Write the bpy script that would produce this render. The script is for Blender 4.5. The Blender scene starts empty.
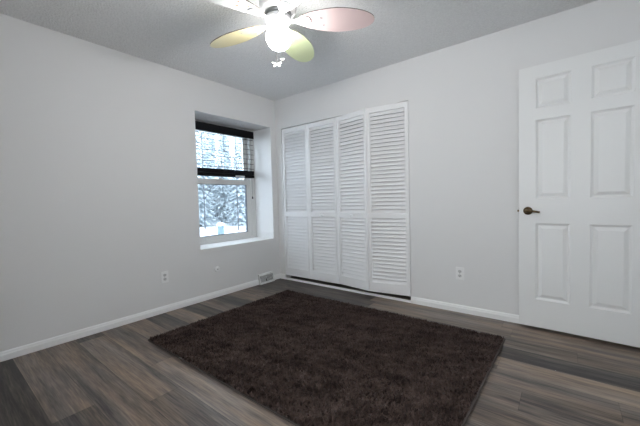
import bpy, bmesh, math, random
import numpy as np
from mathutils import Vector, Matrix

random.seed(7)
rng = np.random.default_rng(11)
scene = bpy.context.scene
COL = scene.collection
R = math.radians

# ------------------------------------------------------------------ camera
def cam_axes(yaw, pitch, roll):
    f = Vector((math.sin(yaw)*math.cos(pitch), math.cos(yaw)*math.cos(pitch), math.sin(pitch)))
    r = f.cross(Vector((0, 0, 1))).normalized()
    u = r.cross(f)
    c, s = math.cos(roll), math.sin(roll)
    return c*r+s*u, -s*r+c*u, f
cd = bpy.data.cameras.new('camera')
cam = bpy.data.objects.new('camera', cd)
COL.objects.link(cam)
r_, u_, f_ = cam_axes(-0.66520, -0.04230, -0.02650)
cam.matrix_world = Matrix(((r_.x, u_.x, -f_.x, 3.1152), (r_.y, u_.y, -f_.y, -3.0329),
                           (r_.z, u_.z, -f_.z, 1.0763), (0, 0, 0, 1)))
cd.sensor_width = 36.0
cd.lens = 36.0*311.33/640.0
cd.clip_start = 0.02
cd.clip_end = 300
scene.camera = cam

# ------------------------------------------------------------------ world, exposure
w = bpy.data.worlds.new('overcast_sky')
scene.world = w
w.use_nodes = True
bg = w.node_tree.nodes['Background']
bg.inputs['Color'].default_value = (0.80, 0.90, 1.0, 1)
bg.inputs['Strength'].default_value = 7.7
scene.view_settings.view_transform = 'Standard'
scene.view_settings.look = 'None'
scene.view_settings.exposure = 0.09
scene.view_settings.gamma = 1.0
FAN_STRENGTH = 72.0
# added soft fill light, shining in through the made-up rear window
ld = bpy.data.lights.new('rear_fill', 'AREA'); ld.shape = 'RECTANGLE'; ld.size = 1.2; ld.size_y = 1.4
ld.energy = 36; ld.color = (1.0, 0.91, 0.81)
lo_ = bpy.data.objects.new('rear_fill', ld); COL.objects.link(lo_)
lo_.location = (2.85, -3.62, 1.5); lo_.rotation_euler = (R(92), 0, R(4))

# ------------------------------------------------------------------ materials
def srgb(r, g, b):
    f = lambda c: (c/255/12.92) if c/255 <= 0.04045 else ((c/255+0.055)/1.055)**2.4
    return (f(r), f(g), f(b), 1)

def mat(name, col, rough=0.6, metal=0.0, spec=0.5, bump=None, emit=None, mottled=None):
    m = bpy.data.materials.new(name)
    m.use_nodes = True
    nt = m.node_tree
    b = nt.nodes['Principled BSDF']
    b.inputs['Base Color'].default_value = col
    b.inputs['Roughness'].default_value = rough
    b.inputs['Metallic'].default_value = metal
    b.inputs['Specular IOR Level'].default_value = spec
    if emit:
        b.inputs['Emission Color'].default_value = emit[0]
        b.inputs['Emission Strength'].default_value = emit[1]
    tc = nt.nodes.new('ShaderNodeTexCoord')
    if mottled:                      # (scale, second colour, amount)
        n = nt.nodes.new('ShaderNodeTexNoise')
        n.inputs['Scale'].default_value = mottled[0]
        n.inputs['Detail'].default_value = 4
        nt.links.new(tc.outputs['Object'], n.inputs['Vector'])
        mx = nt.nodes.new('ShaderNodeMix'); mx.data_type = 'RGBA'
        mp = nt.nodes.new('ShaderNodeMapRange')
        mp.inputs['From Min'].default_value = 0.35; mp.inputs['From Max'].default_value = 0.65
        mp.inputs['To Max'].default_value = mottled[2]
        nt.links.new(n.outputs['Fac'], mp.inputs['Value'])
        nt.links.new(mp.outputs['Result'], mx.inputs['Factor'])
        mx.inputs['A'].default_value = col
        mx.inputs['B'].default_value = mottled[1]
        nt.links.new(mx.outputs['Result'], b.inputs['Base Color'])
    if bump:                         # (scale, strength, distance)
        n = nt.nodes.new('ShaderNodeTexNoise')
        n.inputs['Scale'].default_value = bump[0]
        n.inputs['Detail'].default_value = 3
        nt.links.new(tc.outputs['Object'], n.inputs['Vector'])
        bp = nt.nodes.new('ShaderNodeBump')
        bp.inputs['Strength'].default_value = bump[1]
        bp.inputs['Distance'].default_value = bump[2]
        nt.links.new(n.outputs['Fac'], bp.inputs['Height'])
        nt.links.new(bp.outputs['Normal'], b.inputs['Normal'])
    return m

M = {}
M['wall'] = mat('wall_paint', (0.79, 0.787, 0.785, 1), 0.75, spec=0.3, bump=(90, 0.12, 0.002))
M['ceiling'] = mat('ceiling_texture', (0.86, 0.86, 0.86, 1), 0.95, spec=0.1, bump=(75, 0.9, 0.012),
                   mottled=(85, (0.77, 0.77, 0.77, 1), 0.8))
M['trim'] = mat('white_trim', (0.89, 0.89, 0.89, 1), 0.4, spec=0.4)
M['door'] = mat('door_paint', (0.84, 0.845, 0.84, 1), 0.42, spec=0.4, bump=(40, 0.05, 0.001))
M['louver'] = mat('louver_paint', (0.88, 0.88, 0.89, 1), 0.5, spec=0.35)
M['vinyl'] = mat('window_vinyl', (0.70, 0.70, 0.69, 1), 0.4)
M['gasket'] = mat('dark_gasket', (0.10, 0.11, 0.13, 1), 0.6)
M['blind'] = mat('black_blind', (0.006, 0.006, 0.008, 1), 0.65, spec=0.15)
M['cord'] = mat('dark_cord', (0.03, 0.03, 0.035, 1), 0.8)
M['sticker'] = mat('pale_sticker', (0.55, 0.55, 0.55, 1), 0.6)
M['bronze'] = mat('antique_bronze', (0.060, 0.040, 0.022, 1), 0.34, metal=0.75, mottled=(60, (0.17, 0.115, 0.055, 1), 0.8))
M['steel'] = mat('steel', (0.35, 0.33, 0.30, 1), 0.35, metal=1.0)
M['plate'] = mat('plate_plastic', (0.88, 0.88, 0.88, 1), 0.4)
M['slot'] = mat('outlet_face', (0.62, 0.62, 0.62, 1), 0.5)
M['dark'] = mat('dark_slot', (0.02, 0.02, 0.02, 1), 0.7)
M['vent'] = mat('vent_metal', (0.80, 0.81, 0.80, 1), 0.45, spec=0.5)
M['fan'] = mat('fan_white', (0.80, 0.80, 0.80, 1), 0.4)
M['band'] = mat('fan_band', (0.32, 0.33, 0.33, 1), 0.35, metal=0.6)
M['b_pink'] = mat('blade_pink', (0.72, 0.56, 0.55, 1), 0.45)
M['b_yellow'] = mat('blade_yellow', (0.72, 0.64, 0.36, 1), 0.45)
M['b_green'] = mat('blade_green', (0.62, 0.70, 0.42, 1), 0.45)
M['b_white'] = mat('blade_white', (0.78, 0.78, 0.76, 1), 0.45)
M['bladeedge'] = mat('blade_edge', (0.20, 0.17, 0.15, 1), 0.5)
M['motif'] = mat('motif_grey', (0.30, 0.29, 0.30, 1), 0.6)
M['motif_o'] = mat('motif_orange', (0.60, 0.22, 0.08, 1), 0.6)
M['globe'] = mat('lit_globe', (0.9, 0.9, 0.9, 1), 0.3, emit=((1.0, 0.985, 0.97, 1), FAN_STRENGTH))
M['chain'] = mat('chain_metal', (0.62, 0.60, 0.55, 1), 0.3, metal=0.8)
M['snow'] = mat('snow', (0.86, 0.90, 0.95, 1), 0.9, mottled=(0.25, (0.70, 0.78, 0.88, 1), 0.6))
M['trunk'] = mat('bark', (0.07, 0.075, 0.085, 1), 0.9)
M['shed'] = mat('pale_blue_siding', (0.17, 0.25, 0.30, 1), 0.8)
M['closet'] = mat('closet_shade', (0.22, 0.22, 0.22, 1), 0.9)  # shade put into the colour: dark interior deepens the gaps between louvers
M['backing'] = mat('rug_backing', (0.035, 0.028, 0.026, 1), 0.95)
M['binding'] = mat('rug_binding', (0.075, 0.062, 0.057, 1), 0.95, bump=(300, 0.6, 0.004))

# window glass: mostly clear with a weak mirror reflection
g = bpy.data.materials.new('window_glass'); g.use_nodes = True
nt = g.node_tree; nt.nodes.clear()
o = nt.nodes.new('ShaderNodeOutputMaterial'); mx = nt.nodes.new('ShaderNodeMixShader')
tr = nt.nodes.new('ShaderNodeBsdfTransparent'); gl = nt.nodes.new('ShaderNodeBsdfGlossy')
tr.inputs['Color'].default_value = (0.95, 0.97, 0.98, 1); gl.inputs['Roughness'].default_value = 0.02
mx.inputs['Fac'].default_value = 0.05
nt.links.new(tr.outputs[0], mx.inputs[1]); nt.links.new(gl.outputs[0], mx.inputs[2]); nt.links.new(mx.outputs[0], o.inputs[0])
M['glass'] = g
# insect screen: fine mesh that dims what lies behind it
g = bpy.data.materials.new('insect_screen'); g.use_nodes = True
nt = g.node_tree; nt.nodes.clear()
o = nt.nodes.new('ShaderNodeOutputMaterial'); mx = nt.nodes.new('ShaderNodeMixShader')
tr = nt.nodes.new('ShaderNodeBsdfTransparent'); gl = nt.nodes.new('ShaderNodeBsdfDiffuse')
gl.inputs['Color'].default_value = (0.20, 0.22, 0.24, 1)
mx.inputs['Fac'].default_value = 0.30
nt.links.new(tr.outputs[0], mx.inputs[1]); nt.links.new(gl.outputs[0], mx.inputs[2]); nt.links.new(mx.outputs[0], o.inputs[0])
M['screen'] = g

# vinyl planks: tone comes from each plank, grain is procedural and runs along X
def floor_material():
    m = bpy.data.materials.new('vinyl_plank'); m.use_nodes = True
    nt = m.node_tree; b = nt.nodes['Principled BSDF']; N = nt.nodes.new; L = nt.links.new
    at = N('ShaderNodeAttribute'); at.attribute_name = 'tone'
    sd = N('ShaderNodeAttribute'); sd.attribute_name = 'shift'
    tc = N('ShaderNodeTexCoord'); mp = N('ShaderNodeMapping'); mp.inputs['Scale'].default_value = (1.6, 22, 1)
    L(tc.outputs['Object'], mp.inputs['Vector'])
    ad = N('ShaderNodeVectorMath'); ad.operation = 'ADD'
    L(mp.outputs[0], ad.inputs[0]); L(sd.outputs['Vector'], ad.inputs[1])
    n1 = N('ShaderNodeTexNoise'); n1.inputs['Scale'].default_value = 1.0; n1.inputs['Detail'].default_value = 6
    n1.inputs['Roughness'].default_value = 0.65
    L(ad.outputs[0], n1.inputs['Vector'])
    mp2 = N('ShaderNodeMapping'); mp2.inputs['Scale'].default_value = (7, 130, 1)
    L(tc.outputs['Object'], mp2.inputs['Vector'])
    n2 = N('ShaderNodeTexNoise'); n2.inputs['Scale'].default_value = 1.0; n2.inputs['Detail'].default_value = 4
    L(mp2.outputs[0], n2.inputs['Vector'])
    # broad soft worn patches
    n3 = N('ShaderNodeTexNoise'); n3.inputs['Scale'].default_value = 0.45; n3.inputs['Detail'].default_value = 2
    L(ad.outputs[0], n3.inputs['Vector'])
    def math_(op, a, bb):
        x = N('ShaderNodeMath'); x.operation = op
        for i, v in enumerate((a, bb)):
            if isinstance(v, (int, float)): x.inputs[i].default_value = v
            else: L(v, x.inputs[i])
        return x.outputs[0]
    t = at.outputs['Fac']
    t = math_('ADD', t, math_('MULTIPLY', math_('SUBTRACT', n1.outputs['Fac'], 0.5), 1.15))
    t = math_('ADD', t, math_('MULTIPLY', math_('SUBTRACT', n2.outputs['Fac'], 0.5), 0.75))
    t = math_('ADD', t, math_('MULTIPLY', math_('SUBTRACT', n3.outputs['Fac'], 0.5), 0.8))
    cr = N('ShaderNodeValToRGB')
    e = cr.color_ramp.elements
    e[0].position = 0.0; e[0].color = FLOOR[0]
    e[1].position = 1.0; e[1].color = FLOOR[4]
    for p, c in ((0.25, FLOOR[1]), (0.5, FLOOR[2]), (0.75, FLOOR[3])):
        x = e.new(p); x.color = c
    L(t, cr.inputs['Fac'])
    # wood print drifts between a cool grey and a warm tan along the grain
    mp4 = N('ShaderNodeMapping'); mp4.inputs['Scale'].default_value = (1.1, 9, 1); mp4.inputs['Location'].default_value = (5, 3, 0)
    L(tc.outputs['Object'], mp4.inputs['Vector'])
    n4 = N('ShaderNodeTexNoise'); n4.inputs['Scale'].default_value = 1.0; n4.inputs['Detail'].default_value = 3
    L(mp4.outputs[0], n4.inputs['Vector'])
    c4 = N('ShaderNodeValToRGB'); q = c4.color_ramp.elements
    q[0].position = 0.38; q[0].color = (0.95, 0.99, 1.05, 1); q[1].position = 0.62; q[1].color = (1.07, 1.0, 0.91, 1)
    L(n4.outputs['Fac'], c4.inputs['Fac'])
    ml = N('ShaderNodeVectorMath'); ml.operation = 'MULTIPLY'
    L(cr.outputs['Color'], ml.inputs[0]); L(c4.outputs['Color'], ml.inputs[1])
    L(ml.outputs[0], b.inputs['Base Color'])
    b.inputs['Roughness'].default_value = 0.42
    b.inputs['Specular IOR Level'].default_value = 0.38
    bp = N('ShaderNodeBump'); bp.inputs['Strength'].default_value = 0.25; bp.inputs['Distance'].default_value = 0.002
    L(n2.outputs['Fac'], bp.inputs['Height']); L(bp.outputs[0], b.inputs['Normal'])
    return m
FLOOR = [(0.024, 0.021, 0.020, 1), (0.074, 0.062, 0.056, 1), (0.164, 0.132, 0.113, 1), (0.275, 0.218, 0.175, 1), (0.40, 0.318, 0.245, 1)]
M['floor'] = floor_material()

def pile_material():
    m = bpy.data.materials.new('rug_pile'); m.use_nodes = True
    nt = m.node_tree; b = nt.nodes['Principled BSDF']
    at = nt.nodes.new('ShaderNodeAttribute'); at.attribute_name = 'tone'
    cr = nt.nodes.new('ShaderNodeValToRGB')
    e = cr.color_ramp.elements
    e[0].position = 0; e[0].color = PILE[0]
    e[1].position = 1; e[1].color = PILE[1]
    nt.links.new(at.outputs['Fac'], cr.inputs['Fac']); nt.links.new(cr.outputs[0], b.inputs['Base Color'])
    b.inputs['Roughness'].default_value = 0.7
    b.inputs['Specular IOR Level'].default_value = 0.25
    return m
PILE = [(0.017, 0.0095, 0.0080, 1), (0.128, 0.086, 0.075, 1)]
M['pile'] = pile_material()

def tree_material():
    m = bpy.data.materials.new('snowy_needles'); m.use_nodes = True
    nt = m.node_tree; b = nt.nodes['Principled BSDF']; b.inputs['Roughness'].default_value = 0.9
    tc = nt.nodes.new('ShaderNodeTexCoord')
    n = nt.nodes.new('ShaderNodeTexNoise'); n.inputs['Scale'].default_value = 3.6; n.inputs['Detail'].default_value = 6
    nt.links.new(tc.outputs['Object'], n.inputs['Vector'])
    cr = nt.nodes.new('ShaderNodeValToRGB')
    e = cr.color_ramp.elements
    e[0].position = 0.44; e[0].color = (0.30, 0.36, 0.39, 1)
    e[1].position = 0.66; e[1].color = (0.78, 0.85, 0.90, 1)
    nt.links.new(n.outputs['Fac'], cr.inputs['Fac']); nt.links.new(cr.outputs[0], b.inputs['Base Color'])
    return m
M['needles'] = tree_material()

# ------------------------------------------------------------------ mesh helpers
def add_box(bm, x0, x1, y0, y1, z0, z1, mtx=None):
    c = [(x0, y0, z0), (x1, y0, z0), (x1, y1, z0), (x0, y1, z0), (x0, y0, z1), (x1, y0, z1), (x1, y1, z1), (x0, y1, z1)]
    v = [bm.verts.new(mtx @ Vector(p) if mtx else p) for p in c]
    for f in ((3, 2, 1, 0), (4, 5, 6, 7), (0, 1, 5, 4), (1, 2, 6, 5), (2, 3, 7, 6), (3, 0, 4, 7)):
        bm.faces.new([v[i] for i in f])
    return v

def add_lathe(bm, prof, seg=32, mtx=None):
    rings = []
    for r, z in prof:
        if r < 1e-6:
            p = Vector((0, 0, z)); rings.append([bm.verts.new(mtx @ p if mtx else p)])
        else:
            rg = []
            for k in range(seg):
                a = 2*math.pi*k/seg
                p = Vector((r*math.cos(a), r*math.sin(a), z)); rg.append(bm.verts.new(mtx @ p if mtx else p))
            rings.append(rg)
    for a, b in zip(rings[:-1], rings[1:]):
        for k in range(seg):
            k2 = (k+1) % seg
            if len(a) == 1 and len(b) == 1: continue
            if len(a) == 1: bm.faces.new((a[0], b[k2], b[k]))
            elif len(b) == 1: bm.faces.new((a[k], a[k2], b[0]))
            else: bm.faces.new((a[k], a[k2], b[k2], b[k]))

def add_tube(bm, pts, rad, seg=8):
    pts = [Vector(p) for p in pts]; n = len(pts)
    rads = rad if isinstance(rad, (list, tuple)) else [rad]*n
    prev = None; rings = []
    for i, p in enumerate(pts):
        d = (pts[min(i+1, n-1)]-pts[max(i-1, 0)]).normalized()
        if prev is None:
            a = d.orthogonal().normalized()
        else:
            a = (prev-d*prev.dot(d)).normalized()
        prev = a; bvec = d.cross(a)
        rings.append([bm.verts.new(p+(a*math.cos(2*math.pi*k/seg)+bvec*math.sin(2*math.pi*k/seg))*rads[i]) for k in range(seg)])
    for a, b in zip(rings[:-1], rings[1:]):
        for k in range(seg):
            bm.faces.new((a[k], a[(k+1) % seg], b[(k+1) % seg], b[k]))
    bm.faces.new(rings[0][::-1]); bm.faces.new(rings[-1])

def add_prism(bm, poly, z0, z1, mtx=None):
    a = [bm.verts.new(mtx @ Vector((x, y, z0)) if mtx else (x, y, z0)) for x, y in poly]
    b = [bm.verts.new(mtx @ Vector((x, y, z1)) if mtx else (x, y, z1)) for x, y in poly]
    n = len(poly)
    bm.faces.new(a[::-1]); bm.faces.new(b)
    for k in range(n):
        bm.faces.new((a[k], a[(k+1) % n], b[(k+1) % n], b[k]))

def obj(name, bm, material, parent=None, smooth=False, bevel=0.0):
    bmesh.ops.recalc_face_normals(bm, faces=bm.faces[:])
    me = bpy.data.meshes.new(name)
    bm.to_mesh(me); bm.free()
    ms = material if isinstance(material, (list, tuple)) else [material]
    for x in ms: me.materials.append(M[x])
    if smooth:
        for p in me.polygons: p.use_smooth = True
    ob = bpy.data.objects.new(name, me)
    COL.objects.link(ob)
    if parent: ob.parent = parent
    if bevel:
        md = ob.modifiers.new('bevel', 'BEVEL'); md.width = bevel; md.segments = 2; md.limit_method = 'ANGLE'
    return ob

def box_obj(name, dims, material, parent=None, bevel=0.0):
    bm = bmesh.new(); add_box(bm, *dims)
    return obj(name, bm, material, parent, bevel=bevel)

def empty(name, loc, rotz=0.0):
    e = bpy.data.objects.new(name, None); COL.objects.link(e)
    e.location = loc; e.rotation_euler = (0, 0, rotz); e.empty_display_size = 0.1
    return e

def tag(o, label=None, cat=None, group=None, kind=None):
    if label: o['label'] = label
    if cat: o['category'] = cat
    if group: o['group'] = group
    if kind: o['kind'] = kind
    return o

def struct(o, label=None, cat=None):
    return tag(o, label, cat, None, 'structure')

# ------------------------------------------------------------------ room shell
H = 2.44; XR = 3.64; YF = -3.42; CL = 0.62
WY0, WY1, WZ0, WZ1 = -1.187, -0.097, 0.567, 2.067        # window recess
CX0, CX1, CZ = 0.105, 1.888, 2.045                       # closet opening

def grid_wall(bm, us, vs, hole, make, thick):
    """a slab with rectangular openings: cells between the cuts, faces front and back, and reveals"""
    V = {}
    def v(i, j, k):
        if (i, j, k) not in V: V[(i, j, k)] = bm.verts.new(make(us[i], vs[j], k*thick))
        return V[(i, j, k)]
    solid = lambda i, j: 0 <= i < len(us)-1 and 0 <= j < len(vs)-1 and (i, j) not in hole
    for i in range(len(us)-1):
        for j in range(len(vs)-1):
            if not solid(i, j): continue
            for k in (0, 1):
                bm.faces.new([v(i, j, k), v(i+1, j, k), v(i+1, j+1, k), v(i, j+1, k)])
            for (a, b, ni, nj) in (((i, j), (i+1, j), i, j-1), ((i+1, j), (i+1, j+1), i+1, j), ((i+1, j+1), (i, j+1), i, j+1), ((i, j+1), (i, j), i-1, j)):
                if not solid(ni, nj):
                    bm.faces.new([v(*a, 0), v(*b, 0), v(*b, 1), v(*a, 1)])

bm = bmesh.new()
grid_wall(bm, [YF-0.1, WY0, WY1, 0.14+CL], [-0.02, WZ0, WZ1, H+0.02], {(1, 1)}, lambda u, v, t: (-t, u, v), 0.44)
struct(obj('wall_left', bm, 'wall'), 'light grey painted wall with the deep window recess', 'wall')
bm = bmesh.new()
grid_wall(bm, [-0.02, CX0, CX1, XR+0.1], [-0.02, CZ, H+0.02], {(1, 0)}, lambda u, v, t: (u, t, v), 0.11)
struct(obj('wall_back', bm, 'wall'), 'light grey painted wall around the louvered closet', 'wall')
DY0, DY1 = -0.915, -0.142                                  # doorway in the right wall
bm = bmesh.new()
grid_wall(bm, [YF-0.1, DY0, DY1, 0.12], [-0.02, 2.07, H+0.02], {(1, 0)}, lambda u, v, t: (XR+t, u, v), 0.12)
struct(obj('wall_right', bm, 'wall'), 'light grey painted wall with the open doorway', 'wall')
bm = bmesh.new()
grid_wall(bm, [-0.02, 2.40, 3.30, XR+0.1], [-0.02, 0.95, 2.05, H+0.02], {(1, 1)}, lambda u, v, t: (u, YF-t, v), 0.12)
struct(obj('wall_front', bm, 'wall'), 'light grey painted wall behind the camera', 'wall')
struct(box_obj('ceiling', (-0.3, XR+1.5, YF-0.1, CL+0.2, H, H+0.1), 'ceiling'), 'grey white textured ceiling', 'ceiling')

# closet interior and hallway beyond the doorway
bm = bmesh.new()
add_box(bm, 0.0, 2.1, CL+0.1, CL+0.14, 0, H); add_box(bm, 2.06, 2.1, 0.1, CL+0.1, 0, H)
struct(obj('wall_closet', bm, 'closet'), 'wall inside the closet, coloured dark as shade', 'wall')
bm = bmesh.new()
add_box(bm, XR+1.1, XR+1.2, -2.2, 0.6, 0, H); add_box(bm, XR+0.12, XR+1.1, 0.5, 0.6, 0, H); add_box(bm, XR+0.12, XR+1.1, -2.3, -2.2, 0, H)
struct(obj('wall_hall', bm, 'wall'), 'light grey wall of the hallway beyond the doorway', 'wall')

# floor: one mesh whose planks each carry a tone
def build_floor():
    ROW = 0.18; y_anchor = -0.71; Lp = 1.22
    tones = {}   # row index k: y from anchor + k*ROW ; joints and tones chosen after the photograph
    rows = {
        -12: (1.15, {0: 0.10, 1: 0.46}),     # far left foreground: near-black plank
        -11: (1.12, {0: 0.52, 1: 0.20, 2: 0.5}),
        -10: (1.75, {0: 0.46, 1: 0.48, 2: 0.45}),
        -9: (0.12, {0: 0.18, 1: 0.60, 2: 0.42}),
        -8: (0.95, {0: 0.52, 1: 0.60, 2: 0.40}),
        -7: (1.45, {0: 0.50, 1: 0.45, 2: 0.40}),
        -6: (0.60, {0: 0.20, 1: 0.5, 2: 0.38, 3: 0.42}),
        -5: (0.85, {0: 0.62, 1: 0.4, 2: 0.5, 3: 0.55}),
        -4: (1.10, {0: 0.22, 1: 0.4, 2: 0.40, 3: 0.3}),
        -3: (0.50, {0: 0.44, 1: 0.4, 2: 0.45, 3: 0.40}),
        -2: (0.90, {0: 0.18, 1: 0.4, 2: 0.52, 3: 0.55}),
        -1: (0.35, {0: 0.55, 1: 0.5, 2: 0.58, 3: 0.62}),
        0: (0.30, {0: 0.42, 1: 0.4, 2: 0.15, 3: 0.15}),
        1: (0.75, {0: 0.25, 1: 0.3, 2: 0.50, 3: 0.52}),
        2: (0.36, {0: 0.20, 1: 0.24, 2: 0.55, 3: 0.55}),
        3: (0.28, {0: 0.18, 1: 0.20, 2: 0.58, 3: 0.58}),
    }
    X0, X1 = 0.0, XR+1.2
    vs, fs, tone, shift = [], [], [], []
    def quad(x0, x1, y0, y1, t, s):
        n = len(vs); vs.extend([(x0, y0, 0), (x1, y0, 0), (x1, y1, 0), (x0, y1, 0)])
        fs.append((n, n+1, n+2, n+3)); tone.append(t); shift.append(s)
    rr = random.Random(3)
    k0 = int(math.floor((YF-0.1-y_anchor)/ROW)); k1 = int(math.ceil((CL+0.2-y_anchor)/ROW))
    g = 0.0009
    for k in range(k0, k1):
        y0 = y_anchor+k*ROW; y1 = y0+ROW
        j, tn = rows.get(k, (rr.uniform(0, Lp), {}))
        xs = [X0]; x = j
        while x < X1:
            if x > X0+0.02: xs.append(x)
            x += Lp
        xs.append(X1)
        for i in range(len(xs)-1):
            t = tn.get(i, rr.choice([0.2, 0.35, 0.45, 0.5, 0.55, 0.6]))
            s = (rr.uniform(-40, 40), rr.uniform(-40, 40), 0)
            quad(xs[i]+g, xs[i+1]-g, y0+g, y1-g, t, s)
            quad(xs[i]-g, xs[i]+g, y0, y1, t-0.30, s)
        quad(X0, X1, y1-g, y1+g, 0.12, (0, 0, 0))
    me = bpy.data.meshes.new('floor'); me.from_pydata(vs, [], fs)
    a = me.attributes.new('tone', 'FLOAT', 'FACE'); a.data.foreach_set('value', np.array(tone, 'f'))
    a = me.attributes.new('shift', 'FLOAT_VECTOR', 'FACE'); a.data.foreach_set('vector', np.array(shift, 'f').ravel())
    me.materials.append(M['floor'])
    o = bpy.data.objects.new('floor', me); COL.objects.link(o)
    return o
struct(build_floor(), 'dark brown and grey wood look plank floor', 'floor')

# baseboards with a moulded top
def baseboard(name, p0, p1, n, label):
    """p0-p1 along the wall, n = direction into the room"""
    prof = [(0.0, 0.0), (0.013, 0.0), (0.013, 0.042), (0.009, 0.050), (0.008, 0.058), (0.004, 0.065), (0.0, 0.067)]
    bm = bmesh.new(); A, B, n = Vector(p0), Vector(p1), Vector(n)
    ra = [bm.verts.new(A+n*d+Vector((0, 0, z))) for d, z in prof]
    rb = [bm.verts.new(B+n*d+Vector((0, 0, z))) for d, z in prof]
    for k in range(len(prof)):
        k2 = (k+1) % len(prof); bm.faces.new((ra[k], ra[k2], rb[k2], rb[k]))
    bm.faces.new(ra[::-1]); bm.faces.new(rb)
    return struct(obj(name, bm, 'trim'), label, 'baseboard')
baseboard('baseboard_left', (0, YF, 0), (0, 0, 0), (1, 0, 0), 'white baseboard along the left wall')
baseboard('baseboard_back', (CX1+0.004, 0, 0), (XR, 0, 0), (0, -1, 0), 'white baseboard between closet and door')
baseboard('baseboard_corner', (0.013, 0, 0), (CX0-0.004, 0, 0), (0, -1, 0), 'short white baseboard piece in the corner by the closet')
baseboard('baseboard_right', (XR, YF, 0), (XR, DY0-0.07, 0), (-1, 0, 0), 'white baseboard along the right wall')
baseboard('baseboard_front', (0, YF, 0), (XR, YF, 0), (0, 1, 0), 'white baseboard behind the camera')
# door casing
bm = bmesh.new()
add_box(bm, XR-0.014, XR, DY0-0.065, DY0, 0, 2.135); add_box(bm, XR-0.014, XR, DY1+0.004, DY1+0.07, 0, 2.135)
add_box(bm, XR-0.014, XR, DY0, DY1+0.004, 2.07, 2.135)
struct(obj('trim_1', bm, 'trim'), 'white casing around the open doorway', 'trim')
# white strip on the floor under the closet doors, header strip above
struct(box_obj('trim_2', (CX0, CX1, -0.010, 0.002, 0, 0.025), 'trim'), 'low white strip under the closet doors', 'trim')
struct(box_obj('trim_3', (CX0, CX1, 0.035, 0.075, CZ-0.012, CZ), 'steel'), 'dark metal track over the closet doors', 'trim')

# ------------------------------------------------------------------ window
WX = -0.35
win = empty('window_1', (WX, (WY0+WY1)/2, WZ0)); struct(win, 'white single hung window in the deep wall recess', 'window')
def wbox(name, y0, y1, z0, z1, x0, x1, m, parent=win, bevel=0.002):
    cy = (WY0+WY1)/2
    return box_obj(name, (x0-WX, x1-WX, y0-cy, y1-cy, z0-WZ0, z1-WZ0), m, parent, bevel)
def ring(name, y0, y1, z0, z1, wd, x0, x1, m, parent):
    cy = (WY0+WY1)/2; bm = bmesh.new()
    l, r, b, t = (wd if isinstance(wd, tuple) else (wd,)*4)
    us = [y0-cy, y0+l-cy, y1-r-cy, y1-cy]; vs = [z0-WZ0, z0+b-WZ0, z1-t-WZ0, z1-WZ0]
    grid_wall(bm, us, vs, {(1, 1)}, lambda u, v, tt: (x0-WX+tt, u, v), x1-x0)
    return obj(name, bm, m, parent, bevel=0.002)
fr = ring('window_frame', WY0, WY1, WZ0, WZ1, (0.075, 0.075, 0.03, 0.075), -0.44, -0.352, 'vinyl', win)
up = ring('upper_sash', WY0+0.07, WY1-0.07, 1.33, WZ1-0.06, (0.085, 0.085, 0.05, 0.05), -0.425, -0.40, 'vinyl', win)
lo = ring('lower_sash', WY0+0.07, WY1-0.07, WZ0+0.025, 1.375, (0.075, 0.075, 0.065, 0.065), -0.395, -0.362, 'vinyl', win)
ring('gasket', WY0+0.142, WY1-0.142, WZ0+0.087, 1.313, 0.010, -0.3955, -0.3635, 'gasket', lo)
wbox('pane', WY0+0.15, WY1-0.15, 1.375, WZ1-0.105, -0.414, -0.411, 'glass', up, 0)
wbox('pane', WY0+0.142, WY1-0.142, WZ0+0.087, 1.313, -0.382, -0.379, 'glass', lo, 0)
wbox('insect_screen', WY0+0.07, WY1-0.07, WZ0+0.03, 1.34, -0.437, -0.436, 'screen', win, 0)
wbox('sash_lock', -0.68, -0.62, 1.375, 1.39, -0.392, -0.365, 'vinyl', lo)

# made-up second window behind the camera, added to frame the fill light
fill_win = empty('fill_window', (2.85, YF-0.06, 0.95)); struct(fill_win, 'made-up white sliding window behind the camera, added for the fill light', 'window')
def ring2(name, x0, x1, z0, z1, wd, y0, y1, parent):
    bm = bmesh.new()
    grid_wall(bm, [x0, x0+wd, x1-wd, x1], [z0, z0+wd, z1-wd, z1], {(1, 1)}, lambda u, v, t: (u, y0+t, v), y1-y0)
    return obj(name, bm, 'vinyl', parent, bevel=0.002)
ring2('window_frame', -0.45, 0.45, 0.0, 1.1, 0.035, -0.05, 0.0, fill_win)
for x0, x1, y0 in ((-0.42, 0.02, -0.022), (-0.02, 0.42, -0.045)):
    sh2 = ring2('sash', x0, x1, 0.03, 1.07, 0.035, y0, y0+0.02, fill_win)
    box_obj('pane', (x0+0.03, x1-0.03, y0+0.008, y0+0.011, 0.06, 1.04), 'glass', sh2)

# ------------------------------------------------------------------ blind
bl = empty('window_blind', (-0.30, -0.64, 1.39))
tag(bl, 'black wide slat blind hanging half way down inside the window recess', 'blind')
BO = Vector((-0.30, -0.64, 1.39))
def bbox_(name, x0, x1, y0, y1, z0, z1, m, parent=bl, bevel=0.003):
    return box_obj(name, (x0-BO.x, x1-BO.x, y0-BO.y, y1-BO.y, z0-BO.z, z1-BO.z), m, parent, bevel)
bbox_('valance', -0.285, -0.270, WY0+0.006, -0.160, 1.940, 2.036, 'blind')
bbox_('headrail', -0.342, -0.286, WY0+0.006, -0.158, 1.985, 2.040, 'blind')
bm = bmesh.new()
sl = 0.062; z = 1.925
while z > 1.52:
    m4 = Matrix.Translation((-0.315-BO.x, 0, z-BO.z)) @ Matrix.Rotation(R(11.5), 4, 'Y')
    add_box(bm, -sl/2, sl/2, WY0+0.012-BO.y, -0.162-BO.y, -0.0024, 0.0024, m4)
    z -= 0.066
obj('slats', bm, 'blind', bl)
rail = bbox_('bottom_rail', -0.346, -0.284, WY0+0.010, -0.158, 1.403, 1.440, 'blind')
bm = bmesh.new()
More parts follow.
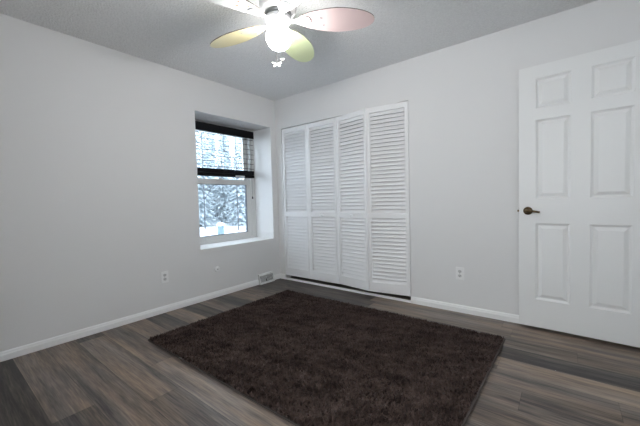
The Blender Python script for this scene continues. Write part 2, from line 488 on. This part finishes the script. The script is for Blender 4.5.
for k in range(8):
    zz = 1.444+k*0.0068
    add_box(bm, -0.346-BO.x, -0.284-BO.x, WY0+0.012-BO.y+0.002*(k % 2), -0.160-BO.y-0.002*((k+1) % 2), zz-BO.z, zz+0.0055-BO.z)
obj('stacked_slats', bm, 'blind', bl)
tag(bbox_('warning_sticker', -0.2835, -0.2825, -0.475, -0.325, 1.408, 1.426, 'sticker', rail, 0), 'pale sticker on the dark rail')
for yy in (-1.06, -0.64, -0.235):
    for xx in (-0.284, -0.346):
        bm = bmesh.new(); add_tube(bm, [(xx-BO.x, yy-BO.y, 1.99-BO.z), (xx-BO.x, yy-BO.y, 1.42-BO.z)], 0.0022, 6)
        obj('ladder_cord', bm, 'cord', bl)
bm = bmesh.new(); add_tube(bm, [(-0.281-BO.x, -0.205-BO.y, 1.96-BO.z), (-0.283-BO.x, -0.206-BO.y, 1.5-BO.z), (-0.281-BO.x, -0.207-BO.y, 1.145-BO.z)], 0.0016, 6)
lc = obj('lift_cord', bm, 'cord', bl)
bm = bmesh.new(); add_lathe(bm, [(0.0, 0.0), (0.010, 0.002), (0.011, 0.022), (0.005, 0.036), (0.0, 0.037)], 12, Matrix.Translation((-0.281-BO.x, -0.207-BO.y, 1.115-BO.z)))
obj('cord_tassel', bm, 'cord', lc, smooth=True)

# ------------------------------------------------------------------ bifold closet doors
def door_leaf(parent, x0, y0, x1, y1, zb, zt, knob):
    """one louvered leaf from (x0,y0) to (x1,y1): front face on that line, thickness behind it"""
    d = Vector((x1-x0, y1-y0, 0)); Wd = d.length; ang = math.atan2(d.y, d.x)
    bm = bmesh.new(); T = 0.034; st = 0.036
    zm0, zm1 = 0.862, 0.918
    grid_wall(bm, [0, st, Wd-st, Wd], [0, 0.105, zm0-zb, zm1-zb, zt-zb-0.055, zt-zb], {(1, 1), (1, 3)}, lambda u, v, t: (u, t, v), T)
    leaf = obj('door_leaf', bm, 'louver', parent, bevel=0.0015)
    leaf.location = (x0-parent.location.x, y0-parent.location.y, zb-parent.location.z); leaf.rotation_euler = (0, 0, ang)
    for z0, z1 in ((0.105, zm0-zb), (zm1-zb, zt-zb-0.055)):
        bm = bmesh.new(); n = int(round((z1-z0)/0.0403)); pitch = (z1-z0)/n
        for k in range(n):
            zc = z0+(k+0.5)*pitch
            # slat slopes down towards the room
            add_box(bm, st-0.004, Wd-st+0.004, -0.0238, 0.0238, -0.003, 0.003, Matrix.Translation((0, T/2+0.001, zc)) @ Matrix.Rotation(R(57), 4, 'X'))
        obj('louvers', bm, 'louver', leaf)
    if knob:
        bm = bmesh.new()
        add_lathe(bm, [(0.0, 0.0), (0.007, 0.0), (0.006, 0.010), (0.013, 0.016), (0.0145, 0.022), (0.010, 0.028), (0.0, 0.030)], 16,
                  Matrix.Translation((Wd/2, 0, (zm0+zm1)/2-zb)) @ Matrix.Rotation(R(90), 4, 'X'))
        obj('knob', bm, 'louver', leaf, smooth=True)
lb = empty('bifold_door', (0.11, 0.01, 0.036))
tag(lb, 'pair of white louvered closet doors standing flat, nearest the window corner', 'closet door', 'louvered bifold closet doors', 'thing')
door_leaf(lb, 0.110, 0.006, 0.552, 0.004, 0.060, 2.036, False)
door_leaf(lb, 0.556, 0.004, 0.998, 0.006, 0.060, 2.036, True)
rb = empty('bifold_door', (1.885, 0.01, 0.036))
tag(rb, 'pair of white louvered closet doors pushed slightly out at its middle fold, on the right', 'closet door', 'louvered bifold closet doors', 'thing')
door_leaf(rb, 1.004, 0.004, 1.440, -0.064, 0.064, 2.038, True)
door_leaf(rb, 1.446, -0.064, 1.884, 0.002, 0.064, 2.038, False)

# ------------------------------------------------------------------ six panel door
DO = Vector((2.831, -0.082, 0.029)); DW, DH, DT = 0.762, 2.028, 0.035
door = None
def build_door():
    bm = bmesh.new()
    us = [0, 0.110, 0.322, 0.432, 0.649, DW]
    vs = [0, 0.219, 0.820, 1.010, 1.617, 1.703, 1.931, DH]
    panels = {(i, j) for i in (1, 3) for j in (1, 3, 5)}
    for side in (0, 1):
        V = {}
        y0 = 0.0 if side == 0 else DT; sg = 1 if side == 0 else -1
        def v(i, j):
            if (i, j) not in V: V[(i, j)] = bm.verts.new((us[i], y0, vs[j]))
            return V[(i, j)]
        for i in range(5):
            for j in range(7):
                c = [v(i, j), v(i+1, j), v(i+1, j+1), v(i, j+1)]
                if (i, j) not in panels: bm.faces.new(c); continue
                prev = c
                for inset, dep in ((0.003, 0.0030), (0.013, 0.0115), (0.019, 0.0120), (0.042, 0.0015)):
                    x0, x1, z0, z1 = us[i]+inset, us[i+1]-inset, vs[j]+inset, vs[j+1]-inset
                    cur = [bm.verts.new((x, y0+sg*dep, z)) for x, z in ((x0, z0), (x1, z0), (x1, z1), (x0, z1))]
                    for k in range(4): bm.faces.new((prev[k], prev[(k+1) % 4], cur[(k+1) % 4], cur[k]))
                    prev = cur
                bm.faces.new(prev)
        if side == 0: V0 = dict(V)
        else: V1 = dict(V)
    for i in range(5):
        for j in (0, 7): bm.faces.new((V0[(i, j)], V0[(i+1, j)], V1[(i+1, j)], V1[(i, j)]))
    for j in range(7):
        for i in (0, 5): bm.faces.new((V0[(i, j)], V0[(i, j+1)], V1[(i, j+1)], V1[(i, j)]))
    return obj('door_1', bm, 'door')
door = build_door(); door.location = DO; door.rotation_euler = (0, 0, R(-2.8))
struct(door, 'white six panel door standing open against the back wall', 'door')
HZ = 0.917
bm = bmesh.new()
add_lathe(bm, [(0, 0), (0.031, 0), (0.032, 0.005), (0.027, 0.011), (0.014, 0.014), (0.012, 0.030), (0.012, 0.042), (0, 0.042)], 24, Matrix.Translation((0.061, 0, HZ)) @ Matrix.Rotation(R(90), 4, 'X'))
hs = obj('handle_rose', bm, 'bronze', door, smooth=True)
bm = bmesh.new()
add_tube(bm, [(0.050, -0.043, HZ), (0.065, -0.045, HZ+0.001), (0.090, -0.046, HZ-0.001), (0.116, -0.045, HZ-0.004), (0.141, -0.040, HZ-0.009)], [0.013, 0.013, 0.0095, 0.0085, 0.0075], 12)
obj('lever', bm, 'bronze', hs, smooth=True)
bm = bmesh.new(); add_box(bm, -0.0015, 0.001, 0.005, 0.030, HZ-0.028, HZ+0.028)
lp = obj('latch_plate', bm, 'bronze', door)
bm = bmesh.new(); add_box(bm, -0.012, -0.0015, 0.011, 0.024, HZ-0.008, HZ+0.008)
obj('latch_bolt', bm, 'bronze', lp)
for zz in (0.18, 1.0, 1.84):
    bm = bmesh.new(); add_tube(bm, [(DW+0.005, -0.004, zz-0.045), (DW+0.005, -0.004, zz+0.045)], 0.006, 10)
    obj('hinge', bm, 'bronze', door)

# ------------------------------------------------------------------ outlets, cover plate, vent
def outlet(loc, rotz, label):
    e = empty('wall_outlet', loc, rotz); tag(e, label, 'outlet', 'white wall outlets')
    box_obj('cover_plate', (-0.036, 0.036, -0.007, 0.0, -0.058, 0.058), 'plate', e, 0.003)
    for s in (-1, 1):
        bm = bmesh.new()
        n = 16; pl = []
        for k in range(n):
            a = 2*math.pi*k/n; pl.append((0.0165*max(-0.92, min(0.92, math.cos(a)))*1.05, 0.0140*math.sin(a)))
        add_prism(bm, pl, 0.0, 0.0085, Matrix.Translation((0, 0, s*0.0205)) @ Matrix.Rotation(R(90), 4, 'X'))
        so = obj('socket', bm, 'slot', e)
        bm = bmesh.new()
        add_box(bm, -0.0075, -0.0050, -0.0090, -0.0080, s*0.0205-0.001, s*0.0205+0.008)
        add_box(bm, 0.0050, 0.0075, -0.0090, -0.0080, s*0.0205-0.001, s*0.0205+0.007)
        add_box(bm, -0.0025, 0.0025, -0.0090, -0.0080, s*0.0205-0.010, s*0.0205-0.005)
        obj('slots', bm, 'dark', so)
    bm = bmesh.new(); add_lathe(bm, [(0, 0.0085), (0.003, 0.008), (0.0032, 0.006)], 10, Matrix.Rotation(R(90), 4, 'X'))
    obj('screw', bm, 'steel', e)
outlet((0.0, -1.587, 0.352), R(90), 'white duplex outlet on the left wall, nearer the camera than the window')
outlet((2.362, 0.0, 0.362), 0.0, 'white duplex outlet on the back wall between closet and open door')

cp = empty('cover_plate', (0.0, -0.994, 0.318), R(90)); tag(cp, 'small round white cover on the left wall below the window', 'cover plate')
bm = bmesh.new(); add_lathe(bm, [(0, 0.012), (0.022, 0.012), (0.031, 0.008), (0.034, 0.0), (0, 0)], 28, Matrix.Rotation(R(90), 4, 'X'))
obj('disc', bm, 'plate', cp, smooth=False)
bm = bmesh.new(); add_lathe(bm, [(0, 0.020), (0.007, 0.019), (0.009, 0.011)], 14, Matrix.Rotation(R(90), 4, 'X'))
obj('centre_cap', bm, 'slot', cp, smooth=True)

vt = empty('floor_register', (0.0, -0.275, 0.0)); tag(vt, 'white metal baseboard register with slanted louvers near the closet corner', 'vent')
VW = 0.125
bm = bmesh.new()
prof = [(0.0, 0.0), (0.046, 0.0), (0.046, 0.014), (0.024, 0.118), (0.018, 0.130), (0.0, 0.130)]
ra = [bm.verts.new((x, -VW, z)) for x, z in prof]; rb2 = [bm.verts.new((x, VW, z)) for x, z in prof]
for k in range(len(prof)):
    k2 = (k+1) % len(prof)
    if k == 2: continue
    bm.faces.new((ra[k], ra[k2], rb2[k2], rb2[k]))
bm.faces.new(ra[::-1]); bm.faces.new(rb2)
A, B = Vector((0.046, 0, 0.014)), Vector((0.024, 0, 0.118))     # sloping front: frame with an opening
def fp(t, y, dep=0.0):
    p = A.lerp(B, t); n = Vector((0.104, 0, 0.022)).normalized(); return (p.x-n.x*dep, y, p.z-n.z*dep)
o4 = [ra[2], rb2[2], rb2[3], ra[3]]
i4 = [bm.verts.new(fp(t, y)) for t, y in ((0.12, -VW+0.014), (0.12, VW-0.014), (0.88, VW-0.014), (0.88, -VW+0.014))]
for k in range(4): bm.faces.new((o4[k], o4[(k+1) % 4], i4[(k+1) % 4], i4[k]))
obj('housing', bm, 'vent', vt)
bm = bmesh.new()
b4 = [bm.verts.new(fp(t, y, 0.012)) for t, y in ((0.10, -VW+0.012), (0.10, VW-0.012), (0.90, VW-0.012), (0.90, -VW+0.012))]
bm.faces.new(b4)
obj('duct_opening', bm, 'dark', vt)
bm = bmesh.new()
for k in range(11):
    yc = -VW+0.026+k*0.0198; sgn = 1 if yc < 0 else -1
    y0, y1 = yc-0.009*sgn, yc+0.009*sgn
    y0 = max(-VW+0.014, min(VW-0.014, y0)); y1 = max(-VW+0.014, min(VW-0.014, y1))
    q = [fp(0.12, y0-0.0032), fp(0.12, y0+0.0032), fp(0.88, y1+0.0032), fp(0.88, y1-0.0032)]
    q2 = [fp(0.12, y0-0.0032, 0.006), fp(0.12, y0+0.0032, 0.006), fp(0.88, y1+0.0032, 0.006), fp(0.88, y1-0.0032, 0.006)]
    a = [bm.verts.new(p) for p in q]; b = [bm.verts.new(p) for p in q2]
    bm.faces.new(a); bm.faces.new(b[::-1])
    for j in range(4): bm.faces.new((a[j], a[(j+1) % 4], b[(j+1) % 4], b[j]))
obj('louvers', bm, 'vent', vt)
box_obj('damper_lever', (0.028, 0.040, 0.060, 0.068, 0.112, 0.128), 'vent', vt, 0.001)

# ------------------------------------------------------------------ ceiling fan
FX, FY = 1.685, -1.585
fan = empty('ceiling_fan', (FX, FY, H)); tag(fan, 'white ceiling fan with pastel oval blades and a lit globe', 'ceiling fan')
def flathe(name, prof, m, parent=fan, smooth=True, seg=40):
    bm = bmesh.new(); add_lathe(bm, [(r, z-H) for r, z in prof], seg); return obj(name, bm, m, parent, smooth)
flathe('motor_housing', [(0.0, 2.4395), (0.085, 2.4395), (0.090, 2.425), (0.092, 2.375), (0.112, 2.362), (0.118, 2.345), (0.118, 2.290), (0.106, 2.268), (0.080, 2.258), (0.0, 2.258)], 'fan')
flathe('motor_band', [(0.079, 2.262), (0.083, 2.259), (0.082, 2.243), (0.076, 2.238), (0.0, 2.238)], 'band')
flathe('blade_hub', [(0.0, 2.238), (0.070, 2.238), (0.080, 2.231), (0.080, 2.212), (0.070, 2.204), (0.0, 2.204)], 'fan')
flathe('light_fitter', [(0.0, 2.204), (0.054, 2.204), (0.060, 2.198), (0.058, 2.184), (0.048, 2.180), (0.0, 2.180)], 'fan')
gp = [(0.0, 2.185), (0.040, 2.183)]+[(0.080*math.sin(R(t)), 2.113+0.080*math.cos(R(t))) for t in range(32, 180, 10)]+[(0.0, 2.033)]
globe = flathe('glass_globe', gp, 'globe', seg=24); tag(globe, 'glowing round glass globe')

def blade(ang, m, motif):
    bm = bmesh.new()
    L0, L1, wd = 0.120, 0.612, 0.100
    n = 48; pl = []
    for k in range(n):
        a = 2*math.pi*k/n; cx = (L0+L1)/2; rx = (L1-L0)/2
        c, s = math.cos(a), math.sin(a)
        x = cx+rx*c
        wv = wd*(1.0-0.20*(-c if c < 0 else 0)) * (1 if s >= 0 else -1)*abs(s)**0.92
        pl.append((x, wv))
    top = [bm.verts.new((x, y, 0.003)) for x, y in pl]; bot = [bm.verts.new((x, y, -0.003)) for x, y in pl]
    bm.faces.new(top); bm.faces.new(bot[::-1])
    for k in range(n):
        f = bm.faces.new((bot[k], bot[(k+1) % n], top[(k+1) % n], top[k])); f.material_index = 1
    b = obj('fan_blade', bm, [m, 'bladeedge'], fan)
    b.matrix_local = Matrix.Translation((0, 0, 2.218-H)) @ Matrix.Rotation(R(ang), 4, 'Z') @ Matrix.Rotation(R(-11), 4, 'X')
    # bracket under the blade root
    bm = bmesh.new()
    add_prism(bm, [(0.062, -0.017), (0.105, -0.014), (0.135, -0.030), (0.165, -0.040), (0.195, -0.030), (0.205, 0.0), (0.195, 0.030), (0.165, 0.040), (0.135, 0.030), (0.105, 0.014), (0.062, 0.017)], -0.009, -0.0035)
    obj('blade_bracket', bm, 'fan', b, bevel=0.002)
    # small printed dragonflies on the underside, each a mark of its own
    rr = random.Random(int(ang))
    for (x, y, l) in ((0.225, 0.032, 0.026), (0.268, -0.018, 0.030), (0.222, -0.034, 0.020), (0.290, 0.036, 0.022)):
        bm = bmesh.new(); t = rr.uniform(0, 6.28)
        m4 = Matrix.Translation((x, y, -0.0036)) @ Matrix.Rotation(t, 4, 'Z')
        add_prism(bm, [(-l/2, -0.001), (0, -0.002), (l*0.10, -l*0.42), (l*0.26, -l*0.38), (l*0.22, -0.002), (l/2, -0.002), (l/2, 0.002), (l*0.22, 0.002), (l*0.26, l*0.38), (l*0.10, l*0.42), (0, 0.002), (-l/2, 0.001)], -0.0004, 0.0004, m4)
        obj('printed_dragonfly', bm, motif, b)
    return b
tag(blade(40, 'b_pink', 'motif'), 'pale pink oval blade')
tag(blade(112, 'b_green', 'motif'), 'pale green oval blade')
tag(blade(187, 'b_yellow', 'motif'), 'pale yellow oval blade')
tag(blade(258, 'b_white', 'motif_o'), 'white oval blade with small orange marks')
tag(blade(328, 'b_white', 'motif_o'), 'white oval blade with small orange marks')

def pull_chain(dx, dy, z1, pend, m):
    bm = bmesh.new()
    z = 2.188
    while z > z1+0.003:
        add_lathe(bm, [(0, 0.0022), (0.0019, 0.001), (0.0019, -0.001), (0, -0.0022)], 6, Matrix.Translation((dx, dy, z-H))); z -= 0.0050
    hyp = 0.055/math.hypot(dx, dy)
    add_tube(bm, [(dx*hyp, dy*hyp, 2.192-H), (dx, dy, 2.189-H), (dx, dy, z1-H)], 0.0008, 5)
    c = obj('pull_chain', bm, 'chain', fan)
    bm = bmesh.new()
    rot = Matrix.Translation((dx, dy, z1-H-0.018)) @ Matrix.Rotation(R(43), 4, 'Z') @ Matrix.Rotation(R(52), 4, 'X')
    s = pend
    up_w = [(0.001, 0.002), (0.008, 0.016), (0.018, 0.019), (0.022, 0.012), (0.016, 0.003), (0.001, -0.001)]
    lo_w = [(0.001, -0.001), (0.012, -0.004), (0.016, -0.013), (0.010, -0.019), (0.003, -0.010)]
    for w_ in (up_w, lo_w):
        add_prism(bm, [(x*s, y*s) for x, y in w_], -0.0015, 0.0015, rot)
        add_prism(bm, [(-x*s, y*s) for x, y in w_][::-1], -0.0015, 0.0015, rot)
    add_tube(bm, [rot @ Vector((0, 0.018*s, 0)), rot @ Vector((0, 0, 0)), rot @ Vector((0, -0.016*s, 0))], [0.0018, 0.0026, 0.0014], 8)
    tag(obj('butterfly_pendant', bm, m, c), None)
pull_chain(0.060, -0.084, 1.918, 1.4, 'fan')
pull_chain(0.062, -0.040, 1.962, 0.65, 'bladeedge')

# ------------------------------------------------------------------ rug
RX0, RX1, RY0, RY1 = 0.545, 2.772, -1.985, -0.428
rug = empty('shag_rug', ((RX0+RX1)/2, (RY0+RY1)/2, 0.0)); tag(rug, 'large dark brown shag rug on the plank floor', 'rug')
RC = Vector(((RX0+RX1)/2, (RY0+RY1)/2, 0))
hx, hy = (RX1-RX0)/2, (RY1-RY0)/2
SK = 0.034                                   # how much narrower the near edge is, on its right side
bm = bmesh.new(); add_prism(bm, [(-hx, -hy), (hx-SK, -hy), (hx, hy), (-hx, hy)], 0.001, 0.010)
obj('rug_backing', bm, 'backing', rug, bevel=0.003)
bm = bmesh.new()
add_tube(bm, [(hx-SK+0.003, -hy, 0.012), (hx+0.003, hy, 0.012)], 0.007, 8)
add_tube(bm, [(-hx-0.003, -hy, 0.010), (-hx-0.003, hy, 0.010)], 0.006, 8)
add_tube(bm, [(-hx, -hy-0.003, 0.008), (hx-SK, -hy-0.003, 0.008)], 0.004, 8)
add_tube(bm, [(-hx, hy+0.003, 0.010), (hx, hy+0.003, 0.010)], 0.006, 8)
obj('edge_binding', bm, 'binding', rug)

def smooth_field(x, y, waves, lo, hi, stretch=1.0):
    f = np.zeros_like(x)
    for _ in range(waves):
        a = rng.uniform(0, 2*np.pi); k = rng.uniform(lo, hi); ph = rng.uniform(0, 2*np.pi)
        f += np.sin((np.cos(a)*x*stretch+np.sin(a)*y)*k+ph)
    return f/np.sqrt(waves/2)
def build_pile(n):
    x = rng.uniform(-hx+0.002, hx-0.002, n); y = rng.uniform(-hy+0.002, hy-0.002, n)
    A = smooth_field(x, y, 9, 3, 11); B = smooth_field(x, y, 10, 14, 40); C = smooth_field(x, y, 8, 50, 110)
    D = smooth_field(x, y*2.2, 8, 6, 22); E = smooth_field(x, y, 14, 160, 330); F = smooth_field(x, y, 14, 160, 330)
    th = 0.35*A+0.30*B+0.55*C+1.5*E+rng.normal(0, 0.5, n)+2.2          # lean direction follows how the pile was brushed
    lean = 0.60+0.07*D+0.07*B+0.10*C+0.22*F+rng.normal(0, 0.12, n)
    lean = np.clip(lean, 0.1, 1.25)
    ln = rng.uniform(0.024, 0.032, n)*(1+0.10*F)
    lx, ly = np.cos(th)*np.sin(lean), np.sin(th)*np.sin(lean); lz = np.cos(lean)
    # keep tufts at the border from sprawling far over the floor
    wx, wy = -ly, lx
    nn = np.hypot(wx, wy)+1e-6; wx, wy = wx/nn, wy/nn
    sp = rng.uniform(-0.7, 0.7, n); c, s = np.cos(sp), np.sin(sp); wx, wy = c*wx-s*wy, s*wx+c*wy
    wd = rng.uniform(0.0022, 0.0042, n)
    P = np.zeros((n, 5, 3), 'f')
    b = np.stack([x, y, np.full(n, 0.007)], 1)
    L = np.stack([lx, ly, lz], 1)*ln[:, None]
    mid = b+np.stack([lx*0.35, ly*0.35, np.maximum(lz, 0.4)*0.6], 1)*ln[:, None]
    tip = b+L; tip[:, 2] = np.maximum(tip[:, 2]-0.003*lean, 0.012)
    mid[:, 0] = np.clip(mid[:, 0], -hx-0.012, hx+0.004); tip[:, 0] = np.clip(tip[:, 0], -hx-0.022, hx+0.006); tip[:, 1] = np.clip(tip[:, 1], -hy-0.018, hy+0.018)
    W = np.stack([wx, wy, np.zeros(n)], 1)*wd[:, None]
    P[:, 0] = b-W; P[:, 1] = b+W; P[:, 2] = mid+W*1.1; P[:, 3] = mid-W*1.1; P[:, 4] = tip
    P[:, :, 0] -= SK*((hy-P[:, :, 1])/(2*hy))*((P[:, :, 0]+hx)/(2*hx))
    tone = np.clip(0.36+0.08*D+0.05*B+0.08*C+0.17*F+rng.normal(0, 0.14, n), 0, 1)
    me = bpy.data.meshes.new('pile')
    me.vertices.add(n*5); me.vertices.foreach_set('co', P.reshape(-1))
    base = (np.arange(n)*5)[:, None]
    loops = (base+np.array([[0, 1, 2, 3, 3, 2, 4]])).reshape(-1)
    me.loops.add(n*7); me.loops.foreach_set('vertex_index', loops.astype('i'))
    me.polygons.add(n*2)
    st = (np.arange(n)*7)[:, None]+np.array([[0, 4]])
    me.polygons.foreach_set('loop_start', st.reshape(-1).astype('i'))
    me.update(calc_edges=True)
    a = me.attributes.new('tone', 'FLOAT', 'POINT')
    tt = np.repeat(tone[:, None], 5, 1)+np.array([[-0.30, -0.30, 0.02, 0.02, 0.10]])*0
    a.data.foreach_set('value', tt.reshape(-1).astype('f'))
    me.validate()
    me.materials.append(M['pile'])
    o = bpy.data.objects.new('pile', me); COL.objects.link(o); o.parent = rug
    return o
tag(build_pile(110000), kind='stuff')

# ------------------------------------------------------------------ outside the window
GZ = -0.75
bm = bmesh.new()
n = 24
gv = [[bm.verts.new((-0.6-i*3.2, -25+j*4.2, GZ+0.18*math.sin(i*1.3+j)*math.cos(j*0.9)*(i > 2))) for j in range(n)] for i in range(n)]
for i in range(n-1):
    for j in range(n-1): bm.faces.new((gv[i][j], gv[i][j+1], gv[i+1][j+1], gv[i+1][j]))
struct(obj('ground_snow', bm, 'snow', smooth=True), 'snow covered ground outside the window', 'ground')

def conifer(h, rad, seed):
    rr = random.Random(seed); bm = bmesh.new()
    tiers = int(h*3.6)
    for t in range(tiers):
        f = t/tiers; z = h*(0.06+0.92*f); r = rad*(1-f)**0.85+0.08
        nb = max(7, int(22*(1-f))+6)
        for k in range(nb):
            a = 2*math.pi*(k+rr.random())/nb; l = r*rr.uniform(0.65, 1.12)
            ca, sa = math.cos(a), math.sin(a); wv = l*rr.uniform(0.08, 0.17)+0.04; dz = -l*rr.uniform(0.15, 0.45)
            p = [(0, 0, z+0.25), (0.5*l*ca-wv*sa, 0.5*l*sa+wv*ca, z+dz*0.35), (l*ca, l*sa, z+dz), (0.5*l*ca+wv*sa, 0.5*l*sa-wv*ca, z+dz*0.35), (0.5*l*ca, 0.5*l*sa, z+dz*0.35+0.10)]
            v = [bm.verts.new(q) for q in p]
            for f3 in ((0, 1, 4), (1, 2, 4), (2, 3, 4), (3, 0, 4)): bm.faces.new([v[i] for i in f3])
    return bm
def trunk(h, r):
    bm = bmesh.new(); add_tube(bm, [(0, 0, -0.2), (0.02, 0, h*0.5), (0, 0.02, h*0.97)], [r, r*0.6, 0.02], 8); return bm
trees = []
for k, d in enumerate((21, 24.5, 28, 31.5, 35, 39, 43, 47)):
    for s in (-2, -1, 0, 1, 2):
        sp_ = 3.0+0.10*k
        trees.append((d+0.3*math.sin(s*7+k), (s+0.5*(k % 2))*sp_+1.1+0.06*d, 7.5+0.42*(d-20)+1.2*math.sin(s*3.1+k*1.7), 1.35+0.02*k))
W0 = Vector((-0.35, -0.65, 0)); dirv = Vector((-0.827, 0.562, 0)); lat = Vector((0.562, 0.827, 0))
for i, (d, s, h, r) in enumerate(trees):
    p = W0+dirv*d+lat*(s*1.0-0.9); 
    e = empty('snowy_tree', (p.x, p.y, GZ)); tag(e, 'snow covered evergreen tree seen through the window', 'tree', 'snowy trees outside the window')
    obj('branches', conifer(h, r, i), 'needles', e); obj('trunk', trunk(h, 0.16), 'trunk', e)
def bare_tree(d, s, h, seed):
    rr = random.Random(seed); p = W0+dirv*d+lat*s
    e = empty('bare_tree', (p.x, p.y, GZ)); 
    obj('trunk', trunk(h, 0.045), 'trunk', e)
    bm = bmesh.new()
    for k in range(26):
        z = h*rr.uniform(0.2, 0.95); a = rr.uniform(0, 6.28); l = (h*1.05-z)*rr.uniform(0.25, 0.5)
        q = Vector((0, 0, z)); m_ = q+Vector((math.cos(a)*l*0.5, math.sin(a)*l*0.5, l*0.35)); t_ = q+Vector((math.cos(a)*l, math.sin(a)*l, l*0.55))
        add_tube(bm, [q, m_, t_], [0.022, 0.014, 0.006], 5)
        for _ in range(2):
            b2 = m_+Vector((rr.uniform(-1, 1), rr.uniform(-1, 1), rr.uniform(0.1, 0.8)))*l*0.35
            add_tube(bm, [m_, b2], [0.011, 0.005], 4)
    obj('twigs', bm, 'trunk', e)
    return e
tag(bare_tree(16, 1.0, 7.5, 3), 'thin bare tree outside the window, towards its right side', 'tree')
tag(bare_tree(18, -1.05, 8.5, 5), 'taller thin bare tree outside the window, towards its left side', 'tree')

p = W0+dirv*14.2+lat*(-0.05)
sh = empty('storage_box', (p.x, p.y, GZ), math.atan2(lat.y, lat.x)); tag(sh, 'small pale blue box with a cap of snow, standing outside the window before the trees', 'box')
box_obj('box_body', (-0.17, 0.17, 0.0, 0.34, -0.05, 0.47), 'shed', sh, 0.01)
box_obj('box_lid', (-0.19, 0.19, -0.02, 0.36, 0.47, 0.50), 'shed', sh, 0.008)
bm = bmesh.new(); add_lathe(bm, [(0.0, 0.70), (0.10, 0.685), (0.19, 0.62), (0.235, 0.54), (0.22, 0.50), (0.0, 0.50)], 24, Matrix.Translation((0, 0.17, 0)))
obj('snow_cap', bm, 'snow', sh, smooth=True)

# ------------------------------------------------------------------ hallway ceiling lamp (beyond the doorway)
lamp = empty('ceiling_lamp', (XR+0.6, -0.65, H)); tag(lamp, 'round flush ceiling lamp in the hallway beyond the doorway', 'ceiling lamp')
bm = bmesh.new(); add_lathe(bm, [(0.0, 0.0), (0.15, 0.0), (0.15, -0.02), (0.12, -0.02)], 32); obj('lamp_base', bm, 'fan', lamp)
M['hall'] = mat('lit_diffuser', (0.9, 0.9, 0.9, 1), 0.4, emit=((1.0, 0.96, 0.90, 1), 6.0))
bm = bmesh.new(); add_lathe(bm, [(0.14, -0.02), (0.13, -0.05), (0.09, -0.075), (0.0, -0.085)], 32); obj('diffuser', bm, 'hall', lamp, smooth=True)
